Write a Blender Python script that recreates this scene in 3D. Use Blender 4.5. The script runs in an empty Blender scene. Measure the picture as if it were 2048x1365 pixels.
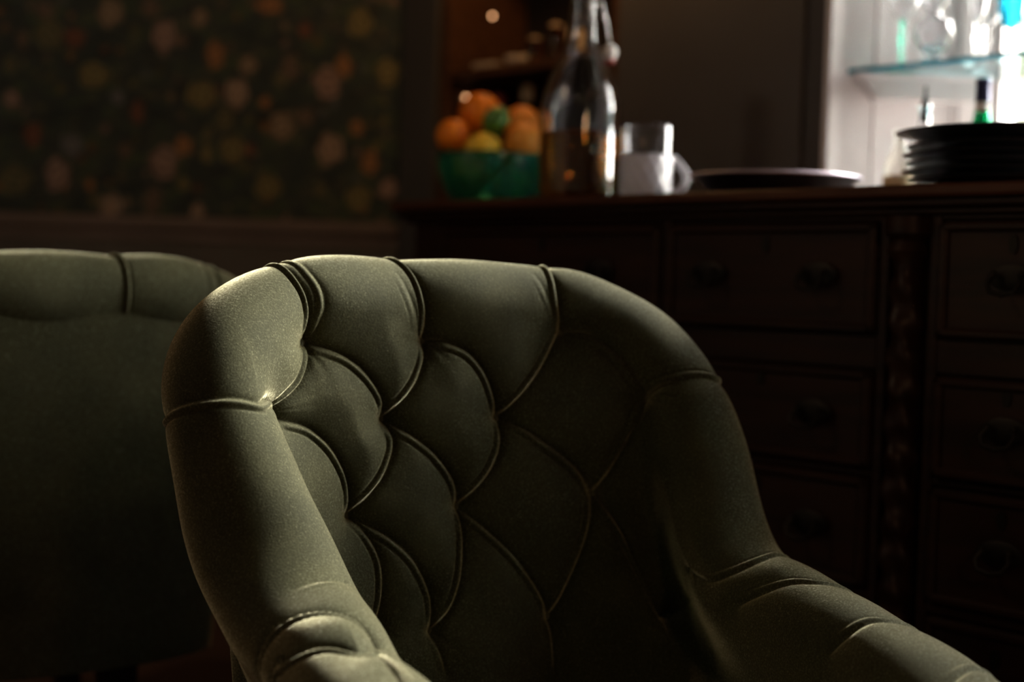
import bpy, math, random
import numpy as np
from mathutils import Vector, Matrix
from math import sin, cos, pi, radians, sqrt, exp

S = bpy.context.scene
COL = S.collection
random.seed(7)
rng = np.random.default_rng(11)

# ------------------------------------------------------------------ camera, light, exposure
CAM_Z = 0.86
PITCH, ROLL = 0.0399, 0.030
cam = bpy.data.cameras.new('camera'); camo = bpy.data.objects.new('camera', cam); COL.objects.link(camo)
cam.lens = 50; cam.sensor_width = 36; cam.clip_start = 0.02
_R = Vector((1, 0, 0)); _U = Vector((0, sin(PITCH), cos(PITCH))); _F = Vector((0, cos(PITCH), -sin(PITCH)))
_r = cos(ROLL)*_R + sin(ROLL)*_U; _u = cos(ROLL)*_U - sin(ROLL)*_R
camo.matrix_world = Matrix(((_r.x, _u.x, -_F.x, 0), (_r.y, _u.y, -_F.y, 0), (_r.z, _u.z, -_F.z, CAM_Z), (0, 0, 0, 1)))
cam.dof.use_dof = True; cam.dof.focus_distance = 1.60; cam.dof.aperture_fstop = 1.9
S.camera = camo

W = bpy.data.worlds.new('overcast_sky'); S.world = W; W.use_nodes = True
nt = W.node_tree; nt.nodes.clear()
_o = nt.nodes.new('ShaderNodeOutputWorld'); _b = nt.nodes.new('ShaderNodeBackground')
_tc = nt.nodes.new('ShaderNodeTexCoord'); _sx = nt.nodes.new('ShaderNodeSeparateXYZ'); _cr = nt.nodes.new('ShaderNodeValToRGB')
nt.links.new(_tc.outputs['Generated'], _sx.inputs[0]); nt.links.new(_sx.outputs['Z'], _cr.inputs[0])
_e = _cr.color_ramp.elements                 # pale overcast sky, brighter overhead
_e[0].position = 0.0; _e[0].color = (.60, .59, .60, 1)
_e[1].position = .80; _e[1].color = (1.0, .98, .99, 1)
_k = _e.new(.25); _k.color = (.74, .73, .74, 1)
SUN_DIR = Vector((.96, .56, .78)).normalized()        # hazy brightness around the veiled sun
_dt = nt.nodes.new('ShaderNodeVectorMath'); _dt.operation = 'DOT_PRODUCT'; _dt.inputs[1].default_value = Vector((1.0, .12, .36)).normalized()
nt.links.new(_tc.outputs['Generated'], _dt.inputs[0])
_mx = nt.nodes.new('ShaderNodeMath'); _mx.operation = 'MAXIMUM'; _mx.inputs[1].default_value = 0.0
_pw = nt.nodes.new('ShaderNodeMath'); _pw.operation = 'POWER'; _pw.inputs[1].default_value = 7.0
nt.links.new(_dt.outputs['Value'], _mx.inputs[0]); nt.links.new(_mx.outputs[0], _pw.inputs[0])
_ad = nt.nodes.new('ShaderNodeMix'); _ad.data_type = 'RGBA'; _ad.blend_type = 'ADD'; _ad.clamp_factor = False; _ad.clamp_result = False
nt.links.new(_pw.outputs[0], _ad.inputs[0]); nt.links.new(_cr.outputs[0], _ad.inputs[6]); _ad.inputs[7].default_value = (1.9, 1.76, 1.52, 1)
nt.links.new(_ad.outputs[2], _b.inputs[0]); nt.links.new(_b.outputs[0], _o.inputs[0])
_b.inputs[1].default_value = 21.0

vs = S.view_settings
S.display_settings.display_device = 'sRGB'
vs.view_transform = 'Standard'; vs.look = 'None'; vs.gamma = 1.0; vs.exposure = 0.95; vs.use_curve_mapping = False

def lamp(name, kind, loc, power, color, size=.05, rot=None, size_y=None):
    l = bpy.data.lights.new(name, kind); l.energy = power; l.color = color
    o = bpy.data.objects.new(name, l); COL.objects.link(o); o.location = loc
    if kind == 'AREA':
        l.shape = 'RECTANGLE'; l.size = size; l.size_y = size_y or size
    else:
        l.shadow_soft_size = size
    if rot: o.rotation_euler = rot
    return o

# frame of the canted bay: sb(t, off, z): t runs along the bay to the right, off away from the room
BA = radians(-47.0)
BP = Vector((0.2245, 2.40))
BU = Vector((cos(BA), sin(BA))); BN = Vector((-sin(BA), cos(BA)))
def sb(t, off, z=0.0):
    p = BP + BU*t + BN*off
    return Vector((p.x, p.y, z))

# daylight comes in through the bay window: a portal in the opening, then the dresser lamp and two added warm fills
_p = lamp('window_daylight', 'AREA', sb(1.42, .95, 1.73), 1.0, (1, 1, 1), 2.56, None, 1.40)
_p.rotation_euler = (Vector((-BN.x, -BN.y, 0))).to_track_quat('-Z', 'Y').to_euler()
_p.data.cycles.is_portal = True
lamp('dresser_lamp', 'POINT', sb(-.72, .44, 1.84), 2.4, (1.0, .52, .20), .02)
lamp('wall_fill', 'POINT', (-1.5, 1.7, 2.35), 7.0, (1.0, .74, .50), .10)  # unseen fill, added to brighten the papered wall and the far chair
lamp('chair_fill', 'POINT', (.85, -.9, 1.80), 8.5, (1.0, .58, .30), .10)  # added warm fill out of view, lifts the dark inside of the chair
_s = lamp('hazy_sun', 'SUN', (3, 3, 4), 10.0, (1.0, .93, .84))
_s.rotation_euler = SUN_DIR.to_track_quat('Z', 'Y').to_euler(); _s.data.angle = radians(10)

# ------------------------------------------------------------------ materials
def mat(name, col=(.5, .5, .5), rough=.6, metal=0.0, spec=.5, **k):
    m = bpy.data.materials.new(name); m.use_nodes = True
    b = m.node_tree.nodes['Principled BSDF']
    b.inputs['Base Color'].default_value = (*col, 1); b.inputs['Roughness'].default_value = rough
    b.inputs['Metallic'].default_value = metal; b.inputs['Specular IOR Level'].default_value = spec
    for a, v in k.items():
        b.inputs[a.replace('_', ' ')].default_value = v
    return m
def nodes(m):
    return m.node_tree, m.node_tree.nodes['Principled BSDF']
def add_noise(m, c1, c2, scale=8, detail=4, stretch=(1, 1, 1), bump=0, bump_scale=None, lo=.35, hi=.65):
    t, b = nodes(m)
    tc = t.nodes.new('ShaderNodeTexCoord'); mp = t.nodes.new('ShaderNodeMapping'); mp.inputs['Scale'].default_value = stretch
    n = t.nodes.new('ShaderNodeTexNoise'); n.inputs['Scale'].default_value = scale; n.inputs['Detail'].default_value = detail
    r = t.nodes.new('ShaderNodeValToRGB')
    r.color_ramp.elements[0].position = lo; r.color_ramp.elements[0].color = (*c1, 1)
    r.color_ramp.elements[1].position = hi; r.color_ramp.elements[1].color = (*c2, 1)
    t.links.new(tc.outputs['Object'], mp.inputs[0]); t.links.new(mp.outputs[0], n.inputs[0])
    t.links.new(n.outputs[0], r.inputs[0]); t.links.new(r.outputs[0], b.inputs['Base Color'])
    if bump:
        bn = t.nodes.new('ShaderNodeBump'); bn.inputs['Strength'].default_value = bump; bn.inputs['Distance'].default_value = .002
        t.links.new(n.outputs[0], bn.inputs['Height']); t.links.new(bn.outputs[0], b.inputs['Normal'])
    return m

def velvet():
    m = mat('olive_velvet', (.09, .095, .05), .85, 0, .08)
    t, b = nodes(m)
    b.inputs['Sheen Weight'].default_value = .55
    b.inputs['Sheen Roughness'].default_value = .32
    tc = t.nodes.new('ShaderNodeTexCoord')
    n1 = t.nodes.new('ShaderNodeTexNoise'); n1.inputs['Scale'].default_value = 420; n1.inputs['Detail'].default_value = 3; n1.inputs['Roughness'].default_value = .7
    n2 = t.nodes.new('ShaderNodeTexNoise'); n2.inputs['Scale'].default_value = 16; n2.inputs['Detail'].default_value = 4
    for n in (n1, n2): t.links.new(tc.outputs['Object'], n.inputs[0])
    r1 = t.nodes.new('ShaderNodeValToRGB')
    e = r1.color_ramp.elements
    e[0].position = .40; e[0].color = (.026, .026, .0125, 1)
    e[1].position = .60; e[1].color = (.038, .038, .019, 1)
    e2 = e.new(.74); e2.color = (.10, .10, .06, 1)
    r2 = t.nodes.new('ShaderNodeValToRGB')
    r2.color_ramp.elements[0].position = .35; r2.color_ramp.elements[0].color = (.80, .80, .78, 1)
    r2.color_ramp.elements[1].position = .68; r2.color_ramp.elements[1].color = (1.12, 1.10, 1.05, 1)
    mx = t.nodes.new('ShaderNodeMix'); mx.data_type = 'RGBA'; mx.blend_type = 'MULTIPLY'; mx.inputs[0].default_value = 1
    t.links.new(n1.outputs[0], r1.inputs[0]); t.links.new(n2.outputs[0], r2.inputs[0])
    t.links.new(r1.outputs[0], mx.inputs[6]); t.links.new(r2.outputs[0], mx.inputs[7])
    t.links.new(mx.outputs[2], b.inputs['Base Color'])
    rs = t.nodes.new('ShaderNodeValToRGB')
    rs.color_ramp.elements[0].position = .45; rs.color_ramp.elements[0].color = (.36, .345, .20, 1)
    rs.color_ramp.elements[1].position = .72; rs.color_ramp.elements[1].color = (1.0, .96, .72, 1)
    t.links.new(n1.outputs[0], rs.inputs[0]); t.links.new(rs.outputs[0], b.inputs['Sheen Tint'])
    bn = t.nodes.new('ShaderNodeBump'); bn.inputs['Strength'].default_value = .45; bn.inputs['Distance'].default_value = .0012
    t.links.new(n1.outputs[0], bn.inputs['Height']); t.links.new(bn.outputs[0], b.inputs['Normal'])
    sh = t.nodes.new('ShaderNodeBsdfSheen'); sh.distribution = 'ASHIKHMIN'; sh.inputs['Roughness'].default_value = .28
    t.links.new(bn.outputs[0], sh.inputs['Normal'])
    sc = t.nodes.new('ShaderNodeValToRGB')
    sc.color_ramp.elements[0].position = .42; sc.color_ramp.elements[0].color = (.20, .185, .11, 1)
    sc.color_ramp.elements[1].position = .60; sc.color_ramp.elements[1].color = (.42, .39, .25, 1)
    k = sc.color_ramp.elements.new(.72); k.color = (.95, .92, .74, 1)
    t.links.new(n1.outputs[0], sc.inputs[0]); t.links.new(sc.outputs[0], sh.inputs['Color'])
    ad = t.nodes.new('ShaderNodeAddShader'); out = [n for n in t.nodes if n.type == 'OUTPUT_MATERIAL'][0]
    t.links.new(b.outputs[0], ad.inputs[0]); t.links.new(sh.outputs[0], ad.inputs[1]); t.links.new(ad.outputs[0], out.inputs[0])
    return m
M = {}
M['velvet'] = velvet()
M['thread'] = mat('button_velvet', (.07, .072, .038), .9, 0, .05, Sheen_Weight=.6)
def wood(name, c1, c2, rough=.4, stretch=(2, 24, 24), scale=2.2):
    return add_noise(mat(name, c1, rough, 0, .22), c1, c2, scale, 6, stretch, .15)
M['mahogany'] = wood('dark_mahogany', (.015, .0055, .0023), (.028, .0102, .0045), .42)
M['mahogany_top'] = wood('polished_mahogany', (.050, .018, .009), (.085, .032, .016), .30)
M['shelf_wood'] = wood('warm_oak', (.050, .021, .009), (.085, .037, .016), .5)
M['black_wood'] = wood('ebonised_wood', (.010, .008, .007), (.018, .014, .012), .4)
M['floor'] = wood('floor_boards', (.060, .032, .020), (.10, .054, .034), .45, (1, 14, 1), 2.0)
M['taupe'] = add_noise(mat('taupe_paint', (.062, .055, .050), .6), (.058, .051, .046), (.070, .062, .056), 3)
M['dado'] = add_noise(mat('grey_brown_paint', (.13, .09, .07), .55), (.115, .08, .062), (.145, .10, .08), 4)
M['dado_low'] = add_noise(mat('dark_dado_paint', (.075, .065, .050), .6), (.07, .06, .047), (.085, .072, .055), 4)
M['plaster'] = add_noise(mat('dark_plaster', (.055, .045, .036), .9), (.05, .04, .032), (.06, .05, .04), 5)
M['white'] = add_noise(mat('white_paint', (.60, .56, .555), .45), (.58, .54, .535), (.63, .585, .58), 6)
M['brass'] = mat('aged_brass', (.016, .012, .008), .5, .7)
M['iron'] = mat('dark_iron', (.03, .028, .026), .5, .7)
M['steel'] = mat('bright_wire', (.75, .72, .70), .25, 1.0)
M['porcelain'] = mat('white_porcelain', (.80, .77, .73), .25)
M['black'] = mat('black_lacquer', (.012, .012, .014), .28, 0, .5)
M['silver'] = mat('silver_rim', (.66, .58, .68), .45, .6)
M['orange'] = add_noise(mat('orange_peel', (.85, .20, .006), .45, 0, .3), (.80, .17, .004), (.88, .26, .012), 60, 2, bump=.3)
M['lemon'] = add_noise(mat('lemon_peel', (.84, .50, .03), .45, 0, .3), (.80, .46, .02), (.88, .56, .06), 60, 2, bump=.3)
M['peach'] = add_noise(mat('orange_blush_peel', (.84, .27, .03), .45, 0, .3), (.84, .22, .025), (.88, .36, .05), 12, 3, bump=.2)
M['lime'] = add_noise(mat('lime_peel', (.08, .20, .03), .4), (.06, .17, .025), (.11, .25, .04), 50, 2, bump=.3)
M['stalk'] = mat('fruit_stalk', (.10, .12, .03), .8)
def glass(name, col=(1, 1, 1), rough=0.0, ior=1.47):
    m = mat(name, col, rough, 0, .5); b = nodes(m)[1]
    b.inputs['Transmission Weight'].default_value = 1; b.inputs['IOR'].default_value = ior
    return m
M['glass'] = glass('clear_glass', (.97, .97, .98))
M['crystal'] = glass('clear_crystal', (.98, .97, .99), .03, 1.52)
M['frost'] = glass('cut_crystal', (.95, .93, .97), .18, 1.52); nodes(M['frost'])[1].inputs['Transmission Weight'].default_value = .60
M['green_glass'] = glass('green_bowl_glass', (.10, .66, .44), .08); nodes(M['green_glass'])[1].inputs['Transmission Weight'].default_value = .90
M['blue_glass'] = glass('turquoise_glass', (.10, .55, .68), .0)
M['stem_glass'] = glass('green_stem_glass', (.15, .72, .55), .0)
M['bottle_green'] = glass('bottle_green_glass', (.02, .36, .20), .0)
M['shelf_glass'] = glass('aqua_shelf_glass', (.55, .90, .96), .0)
M['shelf_edge'] = mat('aqua_glass_edge', (.01, .40, .55), .2, Transmission_Weight=.35)
M['whisky'] = glass('amber_spirit', (.93, .44, .08), .0, 1.36)
M['amber'] = glass('amber_glass', (.75, .33, .06), .08)
M['dark_glass'] = glass('brown_bottle_glass', (.28, .12, .04), .05)
M['label'] = add_noise(mat('cream_label', (.75, .58, .34), .7), (.72, .55, .32), (.80, .63, .38), 20)
M['foil'] = mat('navy_foil', (.03, .035, .09), .35, .6)
M['paper_white'] = mat('white_band', (.75, .72, .70), .6)
M['cream_glass'] = mat('white_milk_glass', (.92, .90, .84), .5, Transmission_Weight=.85)
M['linen'] = add_noise(mat('pale_linen', (.42, .34, .27), .9), (.38, .30, .24), (.47, .39, .31), 30)
M['red_cap'] = mat('red_cap', (.35, .04, .02), .5)
M['pale_cap'] = mat('pale_cap', (.55, .40, .25), .5)
M['earth'] = add_noise(mat('garden_soil', (.10, .08, .05), .9), (.08, .065, .04), (.14, .12, .07), 3)
M['leaf'] = add_noise(mat('hedge_leaf', (.20, .20, .14), .6), (.16, .17, .10), (.26, .26, .19), 5)
def pane_mat():
    m = bpy.data.materials.new('window_glass'); m.use_nodes = True
    t = m.node_tree; t.nodes.clear()
    o = t.nodes.new('ShaderNodeOutputMaterial'); a = t.nodes.new('ShaderNodeBsdfTransparent'); g = t.nodes.new('ShaderNodeBsdfGlossy')
    g.inputs['Roughness'].default_value = .02; a.inputs[0].default_value = (.95, .96, .96, 1)
    f = t.nodes.new('ShaderNodeFresnel'); f.inputs[0].default_value = 1.45; x = t.nodes.new('ShaderNodeMixShader')
    t.links.new(f.outputs[0], x.inputs[0]); t.links.new(a.outputs[0], x.inputs[1]); t.links.new(g.outputs[0], x.inputs[2]); t.links.new(x.outputs[0], o.inputs[0])
    return m
M['pane'] = pane_mat()
def paper_mat():
    m = mat('floral_wallpaper', (.05, .06, .05), .75, 0, .2)
    t, b = nodes(m)
    at = t.nodes.new('ShaderNodeVertexColor'); at.layer_name = 'print'
    tc = t.nodes.new('ShaderNodeTexCoord'); n = t.nodes.new('ShaderNodeTexNoise'); n.inputs['Scale'].default_value = 120; n.inputs['Detail'].default_value = 3
    r = t.nodes.new('ShaderNodeValToRGB'); r.color_ramp.elements[0].color = (.75, .75, .75, 1); r.color_ramp.elements[1].color = (1.2, 1.2, 1.2, 1)
    x = t.nodes.new('ShaderNodeMix'); x.data_type = 'RGBA'; x.blend_type = 'MULTIPLY'; x.inputs[0].default_value = 1
    t.links.new(tc.outputs['Object'], n.inputs[0]); t.links.new(n.outputs[0], r.inputs[0])
    t.links.new(at.outputs[0], x.inputs[6]); t.links.new(r.outputs[0], x.inputs[7]); t.links.new(x.outputs[2], b.inputs['Base Color'])
    return m
M['wallpaper'] = paper_mat()

# ------------------------------------------------------------------ mesh helpers
class MB:
    def __init__(s): s.v = []; s.f = []
    def add(s, v, f):
        k = len(s.v); s.v += [tuple(p) for p in v]; s.f += [tuple(i+k for i in q) for q in f]; return s
    def box(s, x0, x1, y0, y1, z0, z1, b=0.0):
        if x1 < x0: x0, x1 = x1, x0
        if b <= 0:
            v = [(x, y, z) for z in (z0, z1) for y in (y0, y1) for x in (x0, x1)]
            return s.add(v, [(0, 2, 3, 1), (4, 5, 7, 6), (0, 1, 5, 4), (2, 6, 7, 3), (0, 4, 6, 2), (1, 3, 7, 5)])
        b = min(b, (x1-x0)*.45, (y1-y0)*.45, (z1-z0)*.45)
        v = []; idx = {}
        X, Y, Z = (x0, x1), (y0, y1), (z0, z1); sg = (1, -1)
        for i in (0, 1):
            for j in (0, 1):
                for k in (0, 1):
                    for a in range(3):
                        p = [X[i]+sg[i]*b, Y[j]+sg[j]*b, Z[k]+sg[k]*b]; p[a] = (X[i], Y[j], Z[k])[a]
                        idx[i, j, k, a] = len(v); v.append(p)
        f = []
        for a in range(3):
            for e in (0, 1):
                o = [c for c in range(3) if c != a]; q = []
                for c1, c2 in ((0, 0), (1, 0), (1, 1), (0, 1)):
                    ijk = [0, 0, 0]; ijk[a] = e; ijk[o[0]] = c1; ijk[o[1]] = c2; q.append(idx[(*ijk, a)])
                f.append(q if e else q[::-1])
        for a in range(3):
            o = [c for c in range(3) if c != a]
            for c1 in (0, 1):
                for c2 in (0, 1):
                    A = [0, 0, 0]; A[o[0]] = c1; A[o[1]] = c2; B = list(A); B[a] = 1
                    f.append([idx[(*A, o[0])], idx[(*B, o[0])], idx[(*B, o[1])], idx[(*A, o[1])]])
        for i in (0, 1):
            for j in (0, 1):
                for k in (0, 1): f.append([idx[i, j, k, a] for a in range(3)])
        return s.add(v, f)
    def lathe(s, prof, n=40, c=(0, 0, 0), wob=None, sx=1, sy=1):
        m = len(prof); v = []
        for i in range(n):
            a = 2*pi*i/n
            for (r, z) in prof:
                rr = r*(wob(a, z) if wob else 1)
                v.append((c[0]+rr*cos(a)*sx, c[1]+rr*sin(a)*sy, c[2]+z))
        f = []
        for i in range(n):
            j = (i+1) % n
            for k in range(m-1): f.append((i*m+k, j*m+k, j*m+k+1, i*m+k+1))
        if prof[0][0] > 1e-6: f.append(tuple(i*m for i in range(n))[::-1])
        if prof[-1][0] > 1e-6: f.append(tuple(i*m+m-1 for i in range(n)))
        return s.add(v, f)
    def tube(s, pts, r, n=10, r2=None):
        P = [Vector(p) for p in pts]; v = []; m = len(P)
        up = None
        for i, p in enumerate(P):
            d = (P[min(i+1, m-1)]-P[max(i-1, 0)]).normalized()
            if up is None:
                up = Vector((0, 0, 1)) if abs(d.z) < .9 else Vector((1, 0, 0))
            a = (up-d*up.dot(d)).normalized(); up = a; b = d.cross(a)
            rr = r if r2 is None else r+(r2-r)*i/(m-1)
            for k in range(n):
                t = 2*pi*k/n; v.append(p+a*rr*cos(t)+b*rr*sin(t))
        f = [(i*n+k, i*n+(k+1) % n, (i+1)*n+(k+1) % n, (i+1)*n+k) for i in range(m-1) for k in range(n)]
        f += [tuple(range(n))[::-1], tuple((m-1)*n+k for k in range(n))]
        return s.add(v, f)
    def prism(s, poly, z0, z1):
        n = len(poly); v = [(x, y, z0) for x, y in poly]+[(x, y, z1) for x, y in poly]
        return s.add(v, [tuple(range(n))[::-1], tuple(range(n, 2*n))]+[(i, (i+1) % n, n+(i+1) % n, n+i) for i in range(n)])
    def ball(s, c, r, n=24, m=16, sx=1, sy=1, sz=1):
        prof = [(r*sin(pi*k/m), -r*cos(pi*k/m)*sz) for k in range(m+1)]
        prof[0] = (0, prof[0][1]); prof[-1] = (0, prof[-1][1])
        return s.lathe(prof, n, c, None, sx, sy)
    def build(s, name, m, parent=None, smooth=False, angle=None):
        import bmesh
        me = bpy.data.meshes.new(name); me.from_pydata(s.v, [], s.f); me.update()
        bm = bmesh.new(); bm.from_mesh(me)
        bmesh.ops.remove_doubles(bm, verts=bm.verts, dist=1e-6)
        bmesh.ops.recalc_face_normals(bm, faces=bm.faces); bm.to_mesh(me); bm.free()
        me.materials.append(m)
        if smooth or angle:
            for p in me.polygons: p.use_smooth = True
            if angle: me.set_sharp_from_angle(angle=radians(angle))
        o = bpy.data.objects.new(name, me); COL.objects.link(o)
        if parent: o.parent = parent
        return o
def tag(o, label=None, cat=None, group=None, kind=None):
    for k, v in (('label', label), ('category', cat), ('group', group), ('kind', kind)):
        if v: o[k] = v
    return o
def empty(name, loc, rz, label, cat, group=None):
    o = bpy.data.objects.new(name, None); COL.objects.link(o); o.location = loc; o.rotation_euler = (0, 0, rz)
    o.empty_display_size = .05
    return tag(o, label, cat, group)
def copy_thing(root, label, loc=None, rz=None):
    r = root.copy(); COL.objects.link(r); r['label'] = label
    if loc is not None: r.location = loc
    if rz is not None: r.rotation_euler = (0, 0, rz)
    for ch in root.children:
        c = ch.copy(); COL.objects.link(c); c.parent = r
        for g in ch.children:
            d = g.copy(); COL.objects.link(d); d.parent = c
    return r
def struct(name, mb, m, parent=None, **k):
    o = mb.build(name, m, parent, **k)
    if parent is None: o['kind'] = 'structure'
    return o
def grid_mesh(name, G, m, parent=None, flip=False, close_u=False):
    """a smooth shaded mesh of a (nu, nv, 3) grid"""
    nu, nv = G.shape[:2]
    me = bpy.data.meshes.new(name)
    idx = np.arange(nu*nv, dtype=np.int32).reshape(nu, nv)
    if close_u: idx = np.concatenate([idx, idx[:1]], 0)
    a, b, c, d = idx[:-1, :-1], idx[1:, :-1], idx[1:, 1:], idx[:-1, 1:]
    q = np.stack([a, d, c, b] if flip else [a, b, c, d], -1).reshape(-1)
    nf = len(q)//4
    me.vertices.add(nu*nv); me.vertices.foreach_set('co', G.reshape(-1).astype(np.float32))
    me.loops.add(nf*4); me.loops.foreach_set('vertex_index', q.astype(np.int32))
    me.polygons.add(nf); me.polygons.foreach_set('loop_start', np.arange(0, nf*4, 4, dtype=np.int32))
    me.polygons.foreach_set('use_smooth', np.ones(nf, dtype=bool))
    me.update(calc_edges=True); me.validate()
    me.materials.append(m)
    o = bpy.data.objects.new(name, me); COL.objects.link(o)
    if parent: o.parent = parent
    return o

# ------------------------------------------------------------------ the room
HC = 2.7
YB = 3.80
CX = -0.313                                   # corner of back wall and canted bay
end = sb(3.10, .55)
PLAN = [(-2.7, -2.4), (end.x+.12, -2.4), (end.x+.12, end.y+.06), tuple(sb(3.10, .93).xy), tuple(sb(-1.376, .93).xy), (-2.7, YB+.35)]
mb = MB().prism(PLAN, -.1, 0.0)
fl = struct('floor', mb, M['floor'])
struct('ceiling', MB().prism(PLAN, HC, HC+.1), M['plaster'])
struct('wall_left', MB().box(-2.7, -2.6, -2.4, 3.9, 0, HC), M['plaster'])
struct('wall_front', MB().box(-2.6, end.x, -2.4, -2.3, 0, HC), M['plaster'])
struct('wall_side', MB().box(end.x, end.x+.12, -2.4, end.y+.06, 0, HC), M['plaster'])
# back wall: papered above, painted dado below
struct('wall_back', MB().box(-2.6, CX+.25, YB+.004, YB+.12, 0, HC), M['plaster'])
struct('trim_1', MB().box(-2.6, CX, YB-.012, YB+.004, .10, .985), M['dado_low'])
rail = MB().box(-2.6, CX, YB-.030, YB+.004, .975, 1.012, .006).box(-2.6, CX, YB-.018, YB+.004, .945, .975, .004)
struct('trim_2', rail, M['dado'])
struct('baseboard_back', MB().box(-2.6, CX, YB-.024, YB+.004, 0, .13, .005), M['dado'])
def wallpaper():
    nx, nz = 520, 372
    X0, X1, Z0, Z1 = -2.6, CX, 1.01, HC
    xs = np.linspace(X0, X1, nx); zs = np.linspace(Z0, Z1, nz)
    XX, ZZ = np.meshgrid(xs, zs, indexing='ij')
    C = np.empty((nx, nz, 3)); C[:] = (.034, .044, .040)
    def fbm(k, seed):
        r = np.random.default_rng(seed); o = np.zeros((nx, nz))
        for (fx, fz, ph, a) in zip(r.normal(0, k, 22), r.normal(0, k, 22), r.uniform(0, 6.28, 22), r.uniform(.4, 1, 22)):
            o += a*np.sin(fx*XX+fz*ZZ+ph)
        return o/5.0
    n1, n2, n3 = fbm(90, 1), fbm(160, 2), fbm(45, 3)
    lf = np.clip(n1+.5*n2, 0, 1)[..., None]
    C = C*(1-.75*lf)+np.array((.060, .082, .040))*.75*lf                     # leaves
    lf = np.clip(n2*1.1+.6*n3-.35, 0, 1)[..., None]
    C = C*(1-.6*lf)+np.array((.095, .085, .058))*.6*lf
    lf = np.clip(-n1-.35, 0, 1)[..., None]
    C = C*(1-.8*lf)+np.array((.016, .020, .018))*.8*lf
    GREY = np.array((.13, .125, .115))
    PAL = {'P': (.40, .25, .19), 'B': (.36, .25, .15), 'O': (.42, .19, .06), 'R': (.26, .08, .035), 'G': (.19, .19, .19),
           'Y': (.25, .20, .065), 'D': (.20, .125, .08), 'L': (.17, .15, .06), 'W': (.46, .31, .21)}
    def bloom(x, z, rx, rz, c, k=1.0, seed=0):
        r = np.random.default_rng(seed)
        ph = r.uniform(0, 6.28, 4)
        m = (np.abs(XX-x) < rx*1.6) & (np.abs(ZZ-z) < rz*1.6)
        if not m.any(): return
        dx, dz = (XX[m]-x)/rx, (ZZ[m]-z)/rz
        a = np.arctan2(dz, dx); d = np.hypot(dx, dz)
        edge = 1+.08*np.sin(5*a+ph[0])+.05*np.sin(3*a+ph[1])
        w = np.clip((edge-d)/.16, 0, 1)*k
        pet = .72+.28*np.sin(d*9-1.2+1.1*np.sin(2*a+ph[2])+.5*np.sin(5*a+ph[3]))
        pet *= .75+.35*np.clip(1-np.abs(d-.55)*1.6, 0, 1)
        pet = np.where(d < .2, pet*.7, pet)
        C[m] = C[m]*(1-w[:, None])+np.array(c)*pet[:, None]*w[:, None]
    for i, (x, z, rx, rz, c) in enumerate(FLOWERS):
        bloom(x, z, rx, rz, .72*np.array(PAL[c])+.28*GREY, 1.0 if c in 'PBOWGY' else .85, i)
    # the print repeats over the rest of the wall
    r = np.random.default_rng(5); done = [(f[0], f[1]) for f in FLOWERS]
    for i in range(900):
        x, z = r.uniform(X0, X1), r.uniform(Z0, Z1)
        inside = (-1.42 < x) and (z < 1.62)
        s = r.uniform(.012, .042) if not inside else r.uniform(.007, .014)
        if min(np.hypot(x-a, z-b) for a, b in done) < s*1.7+.018: continue
        done.append((x, z)); bloom(x, z, s, s*1.15, PAL['PBORGYDLD'[i % 9]], .8 if not inside else .5, 100+i)
    G = np.stack([XX, np.full_like(XX, YB), ZZ], -1)
    o = grid_mesh('wall_back_paper', G, M['wallpaper'], None, flip=False)
    ca = o.data.color_attributes.new('print', 'FLOAT_COLOR', 'POINT')
    ca.data.foreach_set('color', np.concatenate([C, np.ones((nx, nz, 1))], 2).reshape(-1).astype(np.float32))
    o['kind'] = 'structure'
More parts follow.
